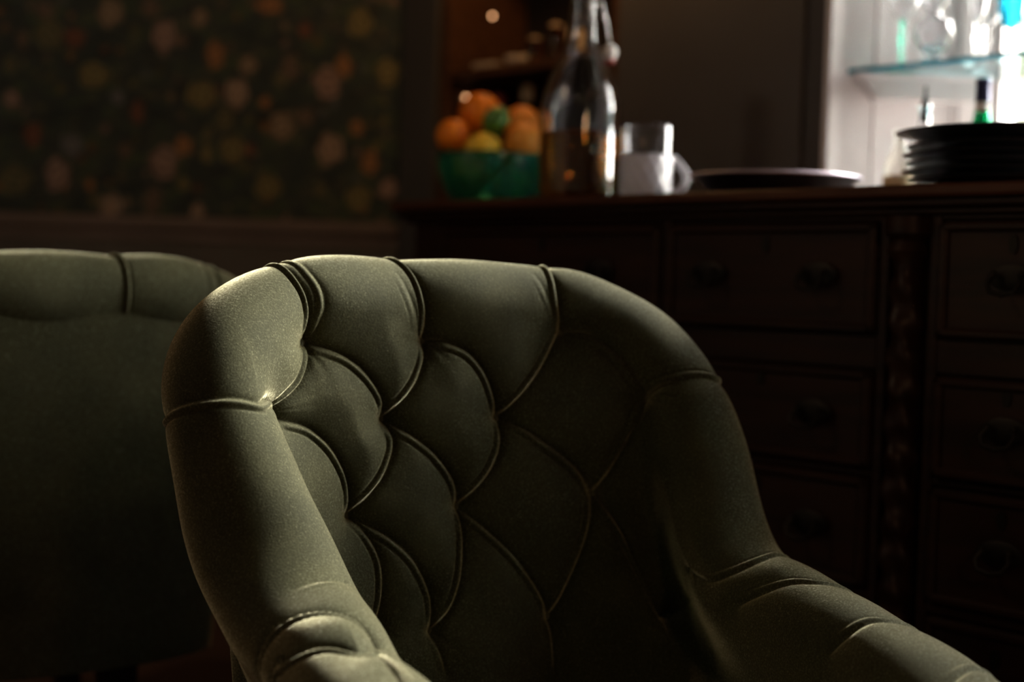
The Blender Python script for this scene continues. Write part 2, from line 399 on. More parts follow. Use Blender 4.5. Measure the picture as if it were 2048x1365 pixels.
FLOWERS = [(-1.090,1.548,0.035,0.040,'B'),(-0.947,1.490,0.032,0.048,'P'),(-0.901,1.479,0.019,0.019,'D'),(-1.131,1.382,0.045,0.036,'Y'),(-1.249,1.487,0.040,0.047,'L'),(-1.322,1.471,0.016,0.029,'D'),(-1.347,1.312,0.021,0.027,'P'),(-1.290,1.219,0.027,0.036,'R'),(-1.186,1.195,0.032,0.032,'G'),(-1.223,1.115,0.036,0.047,'P'),(-1.336,1.098,0.051,0.044,'L'),(-1.136,1.091,0.013,0.019,'O'),(-1.079,1.035,0.032,0.037,'W'),(-0.940,1.156,0.040,0.048,'P'),(-0.889,1.202,0.027,0.029,'O'),(-0.827,1.182,0.016,0.029,'Y'),(-0.887,1.101,0.016,0.021,'Y'),(-0.810,1.444,0.027,0.040,'O'),(-0.844,1.338,0.043,0.040,'Y'),(-0.751,1.345,0.032,0.043,'W'),(-0.722,1.421,0.024,0.027,'B'),(-1.013,1.287,0.019,0.033,'R'),(-0.852,1.542,0.020,0.027,'B'),(-0.668,1.580,0.037,0.027,'O'),(-0.630,1.261,0.035,0.040,'B'),(-0.757,1.195,0.037,0.040,'Y'),(-0.663,1.098,0.037,0.037,'Y'),(-0.499,1.205,0.037,0.045,'W'),(-0.510,1.381,0.040,0.047,'P'),(-0.468,1.426,0.024,0.032,'O'),(-0.428,1.541,0.035,0.043,'Y'),(-0.352,1.412,0.033,0.040,'Y'),(-0.429,1.264,0.019,0.024,'O'),(-0.392,1.173,0.024,0.037,'O'),(-0.420,1.075,0.035,0.040,'Y'),(-0.341,1.104,0.029,0.029,'P'),(-0.848,1.029,0.020,0.024,'W'),(-0.969,1.056,0.027,0.040,'D'),(-1.122,1.051,0.020,0.020,'L'),(-0.611,1.417,0.027,0.040,'D'),(-0.568,1.287,0.027,0.027,'D'),(-0.675,1.323,0.016,0.019,'O'),(-0.780,1.274,0.027,0.037,'L'),(-0.826,1.233,0.016,0.027,'L'),(-1.264,1.549,0.027,0.027,'D'),(-0.985,1.564,0.027,0.029,'D'),(-1.183,1.479,0.029,0.029,'R'),(-1.067,1.325,0.019,0.021,'G'),(-1.354,1.402,0.019,0.027,'L'),(-0.712,1.196,0.016,0.019,'R'),(-0.573,1.517,0.019,0.024,'R'),(-1.044,1.186,0.019,0.024,'D'),(-0.523,1.096,0.021,0.024,'L'),(-0.637,1.384,0.019,0.021,'L'),]

wallpaper()
# canted bay wall: dark piece by the corner, alcove, pier, window
def bay(name, poly, z0, z1, m, parent=None, b=0):
    return struct(name, MB().prism([tuple(sb(t, o).xy) for t, o in poly], z0, z1), m, parent)
bay('wall_right', [(-1.376, .55), (-1.237, .55), (-1.237, .86), (-.600, .86), (-.600, .55), (-.022, .55), (.150, .845), (.150, .93), (-1.376, .93)], 0, HC, M['taupe'])
bay('wall_right_sill', [(-.022, .55), (2.84, .55), (2.84, .93), (.150, .93), (.150, .845)], 0, .985, M['taupe'])
bay('wall_right_lintel', [(-.022, .55), (2.84, .55), (2.84, .93), (.150, .93), (.150, .845)], 2.46, HC, M['taupe'])
bay('wall_right_end', [(2.84, .55), (3.12, .55), (3.12, .93), (2.67, .93), (2.67, .845)], 0, HC, M['taupe'])
bay('trim_3', [(-.112, .538), (-.088, .538), (-.088, .55), (-.112, .55)], .10, 2.5, M['taupe'])
bay('trim_4', [(-.030, .528), (-.016, .528), (-.006, .55), (-.030, .55)], .985, 2.40, M['white'])
bay('baseboard_right', [(-.600, .535), (-.030, .535), (-.030, .55), (-.600, .55)], 0, .14, M['dado'])
# the window with its splayed panelled reveals
win = empty('window_1', (0, 0, 0), 0, 'white bay window with panelled splayed reveals', 'window'); win['kind'] = 'structure'
del win['label'], win['category']
RV0, RV1 = sb(-.022, .55), sb(.150, .845)
rvd = (RV1-RV0); rvl = rvd.length; rvd.normalize(); rvn = Vector((rvd.y, -rvd.x, 0))   # faces the room
def rbox(a, b, d0, d1, z0, z1, mbo):
    p = [RV0+rvd*a+rvn*d0, RV0+rvd*b+rvn*d0, RV0+rvd*b+rvn*d1, RV0+rvd*a+rvn*d1]
    mbo.prism([tuple(q.xy) for q in p], z0, z1)
mb = MB(); rbox(0, rvl, 0, .004, .985, 2.46, mb)
for (a, b) in ((0, .075), (.265, rvl)): rbox(a, b, .004, .012, .985, 2.46, mb)
for (z0, z1) in ((.985, 1.03), (1.60, 1.68), (2.38, 2.46)): rbox(.075, .265, .004, .012, z0, z1, mb)
for (z0, z1) in ((1.03, 1.60), (1.68, 2.28)):
    rbox(.083, .089, .004, .009, z0+.008, z1-.008, mb); rbox(.251, .257, .004, .009, z0+.008, z1-.008, mb)
    rbox(.083, .257, .004, .009, z0+.008, z0+.014, mb); rbox(.083, .257, .004, .009, z1-.014, z1-.008, mb)
struct('reveal_panel', mb, M['white'], win)
mb = MB().prism([tuple(sb(t, o).xy) for t, o in ((2.84, .545), (2.67, .845), (2.675, .85), (2.85, .55))], .985, 2.46)
struct('reveal_panel', mb, M['white'], win)
mb = MB().prism([tuple(sb(t, o).xy) for t, o in ((-.020, .54), (2.85, .54), (2.67, .845), (.150, .845))], .985, 1.012)
struct('window_board', mb, M['white'], win)
mb = MB().prism([tuple(sb(t, o).xy) for t, o in ((-.015, .55), (2.84, .55), (2.67, .845), (.150, .845))], 2.435, 2.462)
struct('head_lining', mb, M['white'], win)
mb = MB()
def wbox(t0, t1, o0, o1, z0, z1): mb.prism([tuple(sb(t, o).xy) for t, o in ((t0, o0), (t1, o0), (t1, o1), (t0, o1))], z0, z1)
wbox(.145, .172, .842, .90, 1.0, 2.45); wbox(2.645, 2.675, .842, .90, 1.0, 2.45); wbox(.68, .72, .842, .90, 1.0, 2.45); wbox(1.29, 1.33, .842, .90, 1.0, 2.45); wbox(1.98, 2.02, .842, .90, 1.0, 2.45)
wbox(.145, 2.675, .842, .90, 1.0, 1.05); wbox(.145, 2.675, .842, .90, 2.40, 2.45); wbox(.145, 2.675, .846, .89, 1.298, 1.345); wbox(.145, 2.675, .85, .885, 1.80, 1.825)
struct('window_frame', mb, M['white'], win)
for (t0, t1) in ((.172, .68), (.72, 1.29), (1.33, 1.98), (2.02, 2.645)):
    mb = MB(); wbox(t0, t1, .866, .870, 1.05, 2.40)
    struct('pane', mb, M['pane'], win)
# garden outside
g = MB().prism([tuple(sb(t, o).xy) for t, o in ((-3, .95), (6, .95), (6, 9), (-3, 9))], -.15, -.05)
struct('ground', g, M['earth'])
def hedge(name, t, off, rx, ry, h, n, label, seed):
    r = np.random.default_rng(seed)
    root = empty(name, sb(t, off, -.05), BA, label, 'hedge')
    m = MB()
    for i in range(n):
        th = r.uniform(0, pi); ph = r.uniform(0, 2*pi)
        k = r.uniform(.82, 1.03)
        d = Vector((sin(th)*cos(ph), sin(th)*sin(ph), cos(th)))
        c = Vector((d.x*rx*k, d.y*ry*k, h*.5+d.z*h*.5*k))
        a = Vector(r.normal(0, 1, 3)).normalized(); b = a.cross(Vector(r.normal(0, 1, 3))).normalized()
        l = r.uniform(.025, .05)
        m.add([c-a*l, c+b*l*.5, c+a*l, c-b*l*.5], [(0, 1, 2, 3)])
    core = MB().ball((0, 0, h*.5), 1, 28, 18, rx*.86, ry*.86, h*.44)
    me = bpy.data.meshes.new('foliage'); me.from_pydata(m.v, [], m.f); me.materials.append(M['leaf'])
    o = bpy.data.objects.new('foliage', me); COL.objects.link(o); o.parent = root; o['kind'] = 'stuff'
    core.build('branches', M['leaf'], root, smooth=True)
hedge('garden_hedge', -.6, 2.7, 1.35, .6, 2.5, 6000, 'pale green leafy hedge in the garden beyond the bay window', 3)

# ------------------------------------------------------------------ tufted tub chairs
# chair placement
CO=(0.0235,1.60); CPHI=radians(27.3)
# local frame: x = width (right seen from the front), y = back, z = up
HALF_R=[ # r, b, z  (roll centre), a_n (thickness radius), a_h (rim radius), theta (deg, panel normal turn)
 (0.00,0.235,0.825,0.056,0.064,0),
 (0.12,0.229,0.823,0.057,0.064,10),
 (0.225,0.200,0.796,0.060,0.064,22),
 (0.292,0.150,0.725,0.064,0.064,36),
 (0.314,0.112,0.635,0.066,0.062,50),
 (0.314,0.068,0.562,0.066,0.060,62),
 (0.304,0.000,0.503,0.066,0.058,74),
 (0.302,-0.100,0.483,0.066,0.058,83),
 (0.298,-0.230,0.466,0.066,0.057,90),
 (0.288,-0.360,0.446,0.064,0.055,97),
 (0.270,-0.455,0.420,0.058,0.050,102),
]
HALF_L=[
 (0.00,0.235,0.825,0.056,0.064,0),
 (0.12,0.230,0.825,0.057,0.064,10),
 (0.236,0.203,0.812,0.060,0.064,22),
 (0.314,0.153,0.748,0.064,0.064,36),
 (0.312,0.112,0.650,0.068,0.062,50),
 (0.284,0.070,0.555,0.074,0.060,64),
 (0.270,0.000,0.497,0.072,0.058,80),
 (0.268,-0.100,0.475,0.068,0.058,88),
 (0.268,-0.230,0.455,0.066,0.057,92),
 (0.263,-0.360,0.432,0.064,0.055,97),
 (0.254,-0.455,0.405,0.060,0.050,102),
]
def interp(tab,t):
    # Catmull-Rom on rows of tab, t in [0,len-1]
    tab=np.asarray(tab,float);n=len(tab)
    i=np.clip(np.floor(t).astype(int),0,n-2);x=(t-i)[:,None]
    g=lambda k:tab[np.clip(k,0,n-1)]
    p0,p1,p2,p3=g(i-1),g(i),g(i+1),g(i+2)
    p0=np.where((i==0)[:,None],2*p1-p2,p0);p3=np.where((i==n-2)[:,None],2*p2-p1,p3)
    return .5*((2*p1)+(-p0+p2)*x+(2*p0-5*p1+4*p2-p3)*x*x+(-p0+3*p1-3*p2+p3)*x**3)
def spine(u):
    full=[(-a[0],)+a[1:5]+(-a[5],) for a in HALF_L[::-1]]+list(HALF_R[1:])
    full=np.array(full)
    # chord-length parameter
    L=np.concatenate([[0],np.cumsum(np.linalg.norm(np.diff(full[:,:3],axis=0),axis=1))]);L/=L[-1]
    t=np.interp(u,L,np.arange(len(full)))
    r=interp(full,t)
    return r,L
def smooth3(a,k):
    for _ in range(k):
        b=a.copy();b[1:-1]=.25*a[:-2]+.5*a[1:-1]+.25*a[2:];a=b
    return a
SEAT_Z=0.335; BASE_Z=0.235
def frame(u):
    uu=np.linspace(0,1,401)
    r,L=spine(uu)
    r=smooth3(r,30)
    C=r[:,:3];T=np.gradient(C,axis=0);T/=np.linalg.norm(T,axis=1)[:,None]
    th=np.radians(r[:,5])
    N=np.stack([-np.sin(th),-np.cos(th),np.full_like(th,.10)],1)
    N-=(N*T).sum(1)[:,None]*T;N/=np.linalg.norm(N,axis=1)[:,None]
    H=np.cross(T,N)
    H*=np.sign(H[200,2])
    out=[]
    for A in (C,N,H,r[:,3:5]):
        out.append(np.stack([np.interp(u,uu,A[:,k]) for k in range(A.shape[1])],1))
    C,N,H,rad=out
    N/=np.linalg.norm(N,axis=1)[:,None];H/=np.linalg.norm(H,axis=1)[:,None]
    return C,N,H,rad[:,0],rad[:,1],np.interp(u,uu,np.degrees(th))
def seat_curve(u,inset,z,back,front=None):
    C,N,H,an,ah,th=frame(u)
    P=C.copy()
    P[:,0]-=np.sign(C[:,0])*0
    t=np.radians(th)
    P[:,0]=C[:,0]-inset*np.sin(t)
    P[:,1]=C[:,1]-inset*np.cos(t)+back*np.cos(t)
    P[:,2]=z
    return P
def hermite(P0,T0,P1,T1,s):
    s=s[None,:,None];P0,T0,P1,T1=[a[:,None,:] for a in (P0,T0,P1,T1)]
    return (2*s**3-3*s**2+1)*P0+(s**3-2*s**2+s)*T0+(-2*s**3+3*s**2)*P1+(s**3-s**2)*T1
A_IN=radians(-8); A_OUT=radians(214)   # roll angles, 0 = inner side, 90 = crest, 180 = outer side
def surface(u,vroll,vin):
    roll,ins=surface0(u,vroll,vin)
    # fillet: the inner corner between back and right arm turns softly
    bump=lambda a,b,c,d:np.clip((u-a)/(b-a),0,1)*np.clip((d-u)/(d-c),0,1)
    m=.8*bump(.62,.70,.78,.87); m=(m*m*(3-2*m))[:,None,None]*(np.clip((vin-.12)/.5,0,1)**1.5)[None,:,None]
    if m.max()>0:
        acc=0;tw=0
        for k in range(-6,7):
            w=exp(-(k/3.2)**2); acc=acc+w*surface0(np.clip(u+k*.006,0,1),vroll[:2],vin)[1]; tw+=w
        ins=ins*(1-m)+acc/tw*m
    return roll,ins
def surface0(u,vroll,vin):
    """roll from outer underside to inner side, then inside down to the seat"""
    C,N,H,an,ah,th=frame(u)
    a=A_OUT+(A_IN-A_OUT)*vroll
    roll=C[:,None]+an[:,None,None]*np.cos(a)[None,:,None]*N[:,None]+ah[:,None,None]*np.sin(a)[None,:,None]*H[:,None]
    P0=roll[:,-1]
    d=-np.sin(A_IN)*an[:,None]*N*-1
    T0=(np.sin(A_IN)*an[:,None]*N-np.cos(A_IN)*ah[:,None]*H);T0/=np.linalg.norm(T0,axis=1)[:,None]
    P1=seat_curve(u,0.075,SEAT_Z,-0.04)
    Ld=np.linalg.norm(P1-P0,axis=1)[:,None]
    T1=np.stack([0*th,0*th,-np.ones_like(th)],1)+.25*N
    ins=hermite(P0,T0*Ld*.9,P1,T1*Ld*.8,vin)
    return roll,ins
def shell(u,v):
    C,N,H,an,ah,th=frame(u)
    P0=C-an[:,None]*.84*N-ah[:,None]*.16*H
    P1=seat_curve(u,0.045,BASE_Z,0.005)
    Ld=np.linalg.norm(P1-P0,axis=1)[:,None]
    T0=-H*.8-.10*N;T1=np.stack([0*th,0*th,-np.ones_like(th)],1)+.12*N
    return hermite(P0,T0*Ld*.8,P1,T1*Ld*.8,v)

CH2 = (-0.80, 2.33, radians(180+31))
PLEATS=[
 ('R',[(0.4067,1.062),(0.4087,1.000),(0.4100,0.870),(0.4093,0.745),(0.4100,0.605)]),
 ('r',[(0.4113,1.060),(0.4187,0.980),(0.4193,0.860),(0.4173,0.750),(0.4173,0.650)]),
 ('R',[(0.4900,1.077),(0.4873,0.965),(0.4827,0.810),(0.4760,0.630)]),
 ('s',[(0.4880,1.077),(0.4833,1.060),(0.4753,0.920),(0.4693,0.785)]),
 ('R',[(0.5793,1.038),(0.5753,0.995),(0.5693,0.745),(0.5680,0.600)]),
 ('s',[(0.5767,1.038),(0.5747,1.012),(0.5653,0.885),(0.5573,0.740)]),
 ('B',[(0.4073,1.062),(0.4107,1.085),(0.3980,1.127),(0.3840,1.160),(0.3507,1.165)]),
 ('B',[(0.4093,1.067),(0.4347,1.107),(0.4493,1.160),(0.4607,1.220),(0.4633,1.268)]),
 ('B',[(0.4900,1.080),(0.4893,1.117),(0.4833,1.177),(0.4753,1.222),(0.4633,1.268)]),
 ('B',[(0.4907,1.080),(0.5033,1.077),(0.5160,1.103),(0.5273,1.167),(0.5373,1.272)]),
 ('B',[(0.5793,1.040),(0.5760,1.058),(0.5673,1.140),(0.5553,1.203),(0.5373,1.272)]),
 ('B',[(0.5800,1.040),(0.5927,1.020),(0.6080,1.025),(0.6327,1.040),(0.6473,1.058),(0.6560,1.083)]),
 ('R',[(0.6560,1.083),(0.6580,1.012),(0.6640,0.830),(0.6720,0.635)]),
 ('s',[(0.6560,1.085),(0.6693,0.965),(0.6760,0.835)]),
 ('B',[(0.6560,1.083),(0.6607,1.125),(0.6587,1.230),(0.6380,1.365),(0.6147,1.438)]),
 ('B',[(0.5373,1.272),(0.5560,1.295),(0.5740,1.333),(0.5987,1.383),(0.6147,1.438)]),
 ('B',[(0.5387,1.275),(0.5373,1.335),(0.5287,1.405),(0.5120,1.478)]),
 ('B',[(0.4633,1.270),(0.4800,1.305),(0.4933,1.343),(0.5067,1.407),(0.5120,1.478)]),
 ('B',[(0.4633,1.270),(0.4680,1.308),(0.4667,1.343),(0.4580,1.410),(0.4400,1.482)]),
 ('B',[(0.3440,1.160),(0.3920,1.255),(0.4200,1.310),(0.4353,1.387),(0.4400,1.482)]),
 ('R',[(0.3447,1.157),(0.3253,0.920),(0.3273,0.815),(0.3287,0.710)]),
 ('B',[(0.4400,1.485),(0.4593,1.525),(0.4780,1.585),(0.4893,1.675),(0.4900,1.768)]),
 ('B',[(0.4413,1.488),(0.4487,1.522),(0.4567,1.585),(0.4573,1.663),(0.4530,1.745)]),
 ('B',[(0.5120,1.480),(0.5120,1.562),(0.5087,1.650),(0.5020,1.718),(0.4900,1.768)]),
 ('B',[(0.5120,1.480),(0.5267,1.532),(0.5473,1.607),(0.5633,1.692),(0.5693,1.755)]),
 ('B',[(0.6147,1.440),(0.6073,1.515),(0.5887,1.625),(0.5740,1.725),(0.5693,1.755)]),
 ('B',[(0.6167,1.440),(0.6460,1.500),(0.6600,1.585),(0.6847,1.645),(0.7027,1.633)]),
 ('D',[(0.5693,1.755),(0.5687,1.823),(0.5680,1.905)]),
 ('s',[(0.5713,1.765),(0.5780,1.817),(0.5813,1.907)]),
 ('s',[(0.7027,1.633),(0.6847,1.748),(0.6667,1.883)]),
 ('a',[(0.7700,1.180),(0.7980,0.965),(0.8133,0.770),(0.8153,0.620),(0.8067,0.455)]),
 ('a',[(0.8247,0.960),(0.8367,0.825),(0.8473,0.690),(0.8600,0.620)]),
 ('a',[(0.8993,0.910),(0.9033,0.785),(0.9047,0.655),(0.9093,0.585)]),
 ('r',[(0.9667,0.680),(0.9587,0.515),(0.9593,0.405)]),
 ('R',[(0.1487,0.745),(0.1627,0.700),(0.1700,0.615),(0.1767,0.500),(0.1800,0.405)]),
 ('R',[(0.1427,0.725),(0.1287,0.585),(0.1407,0.495),(0.1487,0.370),(0.1580,0.250)]),
 ('s',[(0.2100,0.775),(0.2067,0.650),(0.2033,0.525)]),
 ('D',[(0.1427,0.725),(0.1193,0.675),(0.0987,0.635)]),
 ('D',[(0.4893,1.770),(0.4920,1.812),(0.4947,1.877)]),
 ('s',[(0.4907,1.770),(0.5053,1.828),(0.5127,1.885)]),
]
BUTTONS=[(0.4067,1.065),(0.4900,1.080),(0.5793,1.040),(0.3447,1.157),(0.4633,1.268),(0.5373,1.272),(0.6560,1.083),(0.4400,1.482),(0.5120,1.478),(0.6147,1.438),(0.4530,1.745),(0.4900,1.768),(0.5693,1.755),(0.7027,1.633)]

def smoothstep(a, b, x):
    t = np.clip((x-a)/(b-a), 0, 1); return t*t*(3-2*t)
def make_chair():
    root = empty('tufted_armchair', (CO[0], CO[1], 0), CPHI, 'olive velvet button-tufted tub armchair lit along its rim, facing the camera', 'armchair', None)
    NU, NR, NI = 1500, 200, 400
    # denser sampling over the part one sees
    q = np.linspace(0, 1, 2001)
    w = 0.45+smoothstep(.28, .36, q)*1.0-smoothstep(.70, .80, q)*.55
    cw = np.concatenate([[0], np.cumsum(.5*(w[1:]+w[:-1]))]); cw /= cw[-1]
    u = np.interp(np.linspace(0, 1, NU), cw, q)
    roll, ins = surface(u, np.linspace(0, 1, NR), np.linspace(0, 1, NI))
    G = np.concatenate([roll, ins[:, 1:]], 1)
    V = np.concatenate([np.linspace(0, 1, NR), 1+np.linspace(0, 1, NI)[1:]])
    du = np.gradient(G, axis=0); dv = np.gradient(G, axis=1)
    Nn = np.cross(dv, du); Nn /= np.linalg.norm(Nn, axis=2)[..., None]+1e-12
    C0 = spine(np.array([.5]))[0][0, :3]
    # outward at the crest of the back
    ic, jc = np.argmin(abs(u-.5)), np.argmin(abs(V-.6))
    if Nn[ic, jc, 2] < 0: Nn = -Nn
    P = G.reshape(-1, 3); UU = np.repeat(u, len(V)); VV = np.tile(V, len(u))
    def at(uv):
        uv = np.asarray(uv, float)
        fu = np.interp(uv[:, 0], u, np.arange(NU)); fv = np.interp(uv[:, 1], V, np.arange(len(V)))
        i = np.clip(fu.astype(int), 0, NU-2); j = np.clip(fv.astype(int), 0, len(V)-2)
        a = (fu-i)[:, None]; b = (fv-j)[:, None]
        return (G[i, j]*(1-a)*(1-b)+G[i+1, j]*a*(1-b)+G[i, j+1]*(1-a)*b+G[i+1, j+1]*a*b)
    # soft unevenness of the stuffing
    r = np.random.default_rng(4); base = np.zeros(len(P))
    for k in range(14):
        f = r.normal(0, 22, 3); base += .00055*np.sin(P@f+r.uniform(0, 6.28))
    carve = np.zeros(len(P)); soft = np.zeros(len(P)); extra = np.zeros(len(P))
    SPEC = {  # depth start, depth end, lip, broad share
        'B': (.0270, .0270, .0036, .66), 'R': (.0230, .0050, .0036, .55), 's': (.0050, .0014, .0006, .25), 'D': (.0180, .0130, .0026, .60), 'a': (.0110, .0040, .0016, .55), 'r': (.0055, .0025, .0016, .25)}
    def resample(p, n):
        p = np.asarray(p, float); t = np.arange(len(p)); tt = np.linspace(0, len(p)-1, n)
        return np.stack([np.interp(tt, t, p[:, k]) for k in (0, 1)], 1)
    for kind, pts in PLEATS:
        d0, d1, lip, br = SPEC[kind]
        pts = list(pts); nreal = len(pts)
        if kind in 'Rra':
            pts.append((pts[-1][0]+(pts[-1][0]-pts[-2][0])*.4, max(.30, pts[-1][1]-.22))); pts.append((pts[-1][0], .02))
        n = 12*(len(pts)-1)+1
        uv = resample(pts, n); 
        for _ in range(24): uv[1:-1] = .25*uv[:-2]+.5*uv[1:-1]+.25*uv[2:]
        L = at(uv)
        seg = np.linalg.norm(np.diff(L, axis=0), axis=1); s = np.concatenate([[0], np.cumsum(seg)]); tot = s[-1]; s /= tot
        if kind == 'B': dep = d0*(.60+.40*np.abs(2*s-1)**1.5); lp = lip*np.clip(4*np.minimum(s, 1-s)+.15, 0, 1)
        elif kind in 'Rra':
            s1 = s[12*(nreal-1)] if nreal*12 < n+12 else .6
            dep = d0+(d1-d0)*smoothstep(0, s1, s); lp = lip*np.clip(s*6, 0, 1)*(1-.3*smoothstep(s1, 1, s))
        else: dep = d0+(d1-d0)*smoothstep(0, 1, s); lp = lip*np.sin(pi*np.clip(s, 0, 1))
        lo, hi = L.min(0)-.085, L.max(0)+.085
        sel = np.where(np.all((P > lo) & (P < hi), axis=1))[0]
        for c0 in range(0, len(sel), 40000):
            ii = sel[c0:c0+40000]; Q = P[ii]
            best = np.full(len(ii), 9.0); bi = np.zeros(len(ii), int); bt = np.zeros(len(ii))
            for k in range(n-1):
                A, Bv = L[k], L[k+1]-L[k]; bb = Bv@Bv+1e-14
                t = np.clip(((Q-A)@Bv)/bb, 0, 1); e = Q-A-t[:, None]*Bv
                d = np.sqrt((e*e).sum(1)); m = d < best
                best[m] = d[m]; bi[m] = k; bt[m] = t[m]
            d = best; D = dep[bi]+(dep[bi+1]-dep[bi])*bt; Lp = lp[bi]+(lp[bi+1]-lp[bi])*bt
            uvl = uv[bi]; tg = uv[bi+1]-uv[bi]
            sd = np.sign((UU[ii]-uvl[:, 0])*tg[:, 1]*.25-(VV[ii]-uvl[:, 1])*tg[:, 0])*np.where(tg[:, 1] > 0, 1, -1)
            sg = d*sd
            soft[ii] += (D*br*np.exp(-(d/.030)**1.45))**4; carve[ii] = np.maximum(carve[ii], D*(1-br)*np.exp(-d/.0042))
            fade = np.exp(-(np.maximum(0, np.where((bi == 0) & (bt < .01) | (bi == n-2) & (bt > .99), d, 0))/.004)**2)
            ex = Lp*fade*(np.exp(-((sg+.0062)/.0030)**2)-.55*np.exp(-((sg+.0118)/.0016)**2))
            extra[ii] = np.where(np.abs(ex) > np.abs(extra[ii]), ex, extra[ii])
    for k, b in enumerate(BUTTONS):
        c = at([b])[0]; ii = np.where(((P-c)**2).sum(1) < .075**2)[0]
        e = P[ii]-c; d = np.sqrt((e*e).sum(1))
        fu = np.argmin(abs(u-b[0])); fv = np.argmin(abs(V-b[1]))
        tu = du[fu, fv]/np.linalg.norm(du[fu, fv]); tv = dv[fu, fv]/np.linalg.norm(dv[fu, fv])
        ang = np.arctan2(e@tv, e@tu); r = np.random.default_rng(40+k)
        carve[ii] += .009*np.exp(-(d/.0105)**1.6)
        wr = sum(np.cos(m*ang+r.uniform(0, 6.28))*a for m, a in ((5, .5), (8, .6), (11, .6), (15, .4)))
        extra[ii] += .0011*wr*np.exp(-d/.020)*(1-np.exp(-(d/.010)**2))
    disp = base-carve-soft**.25+extra
    P2 = P+Nn.reshape(-1, 3)*disp[:, None]
    body = grid_mesh('tufted_back', P2.reshape(G.shape), M['velvet'], root, flip=True)
    # outside of the back, below the roll
    sh = shell(np.linspace(0, 1, 260), np.linspace(0, 1, 90))
    grid_mesh('outer_back', sh, M['velvet'], root)
    # buttons sunk in the pleats
    for k, b in enumerate(BUTTONS):
        c = at([b])[0]; fu = np.argmin(abs(u-b[0])); fv = np.argmin(abs(V-b[1])); nn = Vector(Nn[fu, fv])
        bt = MB().lathe([(0, -.003), (.0055, -.002), (.0068, .0005), (.0055, .003), (.003, .0042), (0, .0046)], 20).build('button', M['thread'], root, smooth=True)
        dd = disp.reshape(NU, -1)[fu, fv]
        bt.location = Vector(c)+nn*(dd+.0005); bt.rotation_euler = nn.to_track_quat('Z', 'Y').to_euler()
    # rounded facing at the end of each arm
    for side in (0, 1):
        uu = np.array([0.0 if side == 0 else 1.0])
        ro, inn = surface(uu, np.linspace(0, 1, 40), np.linspace(0, 1, 30)); s2 = shell(uu, np.linspace(0, 1, 30))
        ring = np.concatenate([ro[0], inn[0, 1:], s2[0, ::-1]], 0)
        cen = ring.mean(0); fdir = np.array([0.25*(1 if side == 0 else -1), -1, 0.])
        rows = []
        for k in range(9):
            a = k/8*pi/2; rows.append(cen+(ring-cen)*max(cos(a), .002)+fdir*sin(a)*.030)
        grid_mesh('arm_facing', np.stack(rows, 1), M['velvet'], root, close_u=True)
    # seat: cushion and rail
    sc = seat_curve(np.linspace(.05, .95, 60), .040, 0.0, -.03)[:, :2]
    fr = np.array([(.20, -.455), (.10, -.475), (0, -.48), (-.10, -.475), (-.20, -.455)])
    out = np.concatenate([sc, fr], 0); cen = out.mean(0)
    def slab(name, k, prof, m):
        rows = [np.concatenate([cen+(out-cen)*(k+dk), np.full((len(out), 1), z)], 1) for dk, z in prof]
        grid_mesh(name, np.stack(rows, 1), m, root, close_u=True)
    slab('seat_rail', .985, [(-.97, .236), (0, .236), (.008, .245), (.008, .30), (-.01, .306), (-.97, .306)], M['velvet'])
    slab('seat_cushion', .90, [(-.88, .306), (0, .306), (.025, .312), (.030, .322), (.020, .334), (-.02, .342), (-.10, .346), (-.4, .350), (-.89, .351)], M['velvet'])
    for (lx, ly) in ((-.16, -.38), (.16, -.38), (-.14, .06), (.14, .06)):
        sg = 1 if lx > 0 else -1
        m = MB(); rings = []
        for z, r in ((.262, .030), (.20, .029), (.06, .022), (0, .020)):
            o = (.262-z)*.06*sg
            rings += [(lx+o+a*r, ly+b*r, z) for a, b in ((-1, -1), (1, -1), (1, 1), (-1, 1))]
        m.add(rings, [(i*4+k, i*4+(k+1) % 4, i*4+4+(k+1) % 4, i*4+4+k) for i in range(3) for k in range(4)]+[(0, 1, 2, 3), (12, 13, 14, 15)])
        m.build('leg', M['black_wood'], root)
    return root
chair = make_chair()
chair['group'] = 'olive velvet tub armchairs'
copy_thing(chair, 'olive velvet tub armchair turned away, its plain outer back and rolled top toward the camera', (CH2[0], CH2[1], 0), CH2[2])

# ------------------------------------------------------------------ sideboard in front of the bay
TOP = 1.020
side = empty('sideboard', sb(0, 0, 0), BA, 'long dark mahogany sideboard with drawers and bail handles in front of the bay', 'sideboard')
mb = MB().box(-.711, .83, 0, .50, TOP-.018, TOP, .004)
mb.build('top', M['mahogany_top'], side)
mb = MB().box(-.698, .82, .012, .50, TOP-.032, TOP-.018, .004).box(-.688, .81, .022, .50, TOP-.042, TOP-.032, .003)
mb.build('cornice', M['mahogany'], side)
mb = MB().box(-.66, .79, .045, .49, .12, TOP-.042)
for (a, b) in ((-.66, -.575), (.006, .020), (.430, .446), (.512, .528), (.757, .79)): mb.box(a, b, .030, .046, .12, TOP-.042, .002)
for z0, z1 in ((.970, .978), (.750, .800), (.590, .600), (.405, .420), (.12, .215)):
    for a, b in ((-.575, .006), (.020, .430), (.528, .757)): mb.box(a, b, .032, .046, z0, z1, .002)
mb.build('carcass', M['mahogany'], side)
MB().box(-.68, .81, .020, .49, 0, .12, .006).build('plinth', M['mahogany'], side)
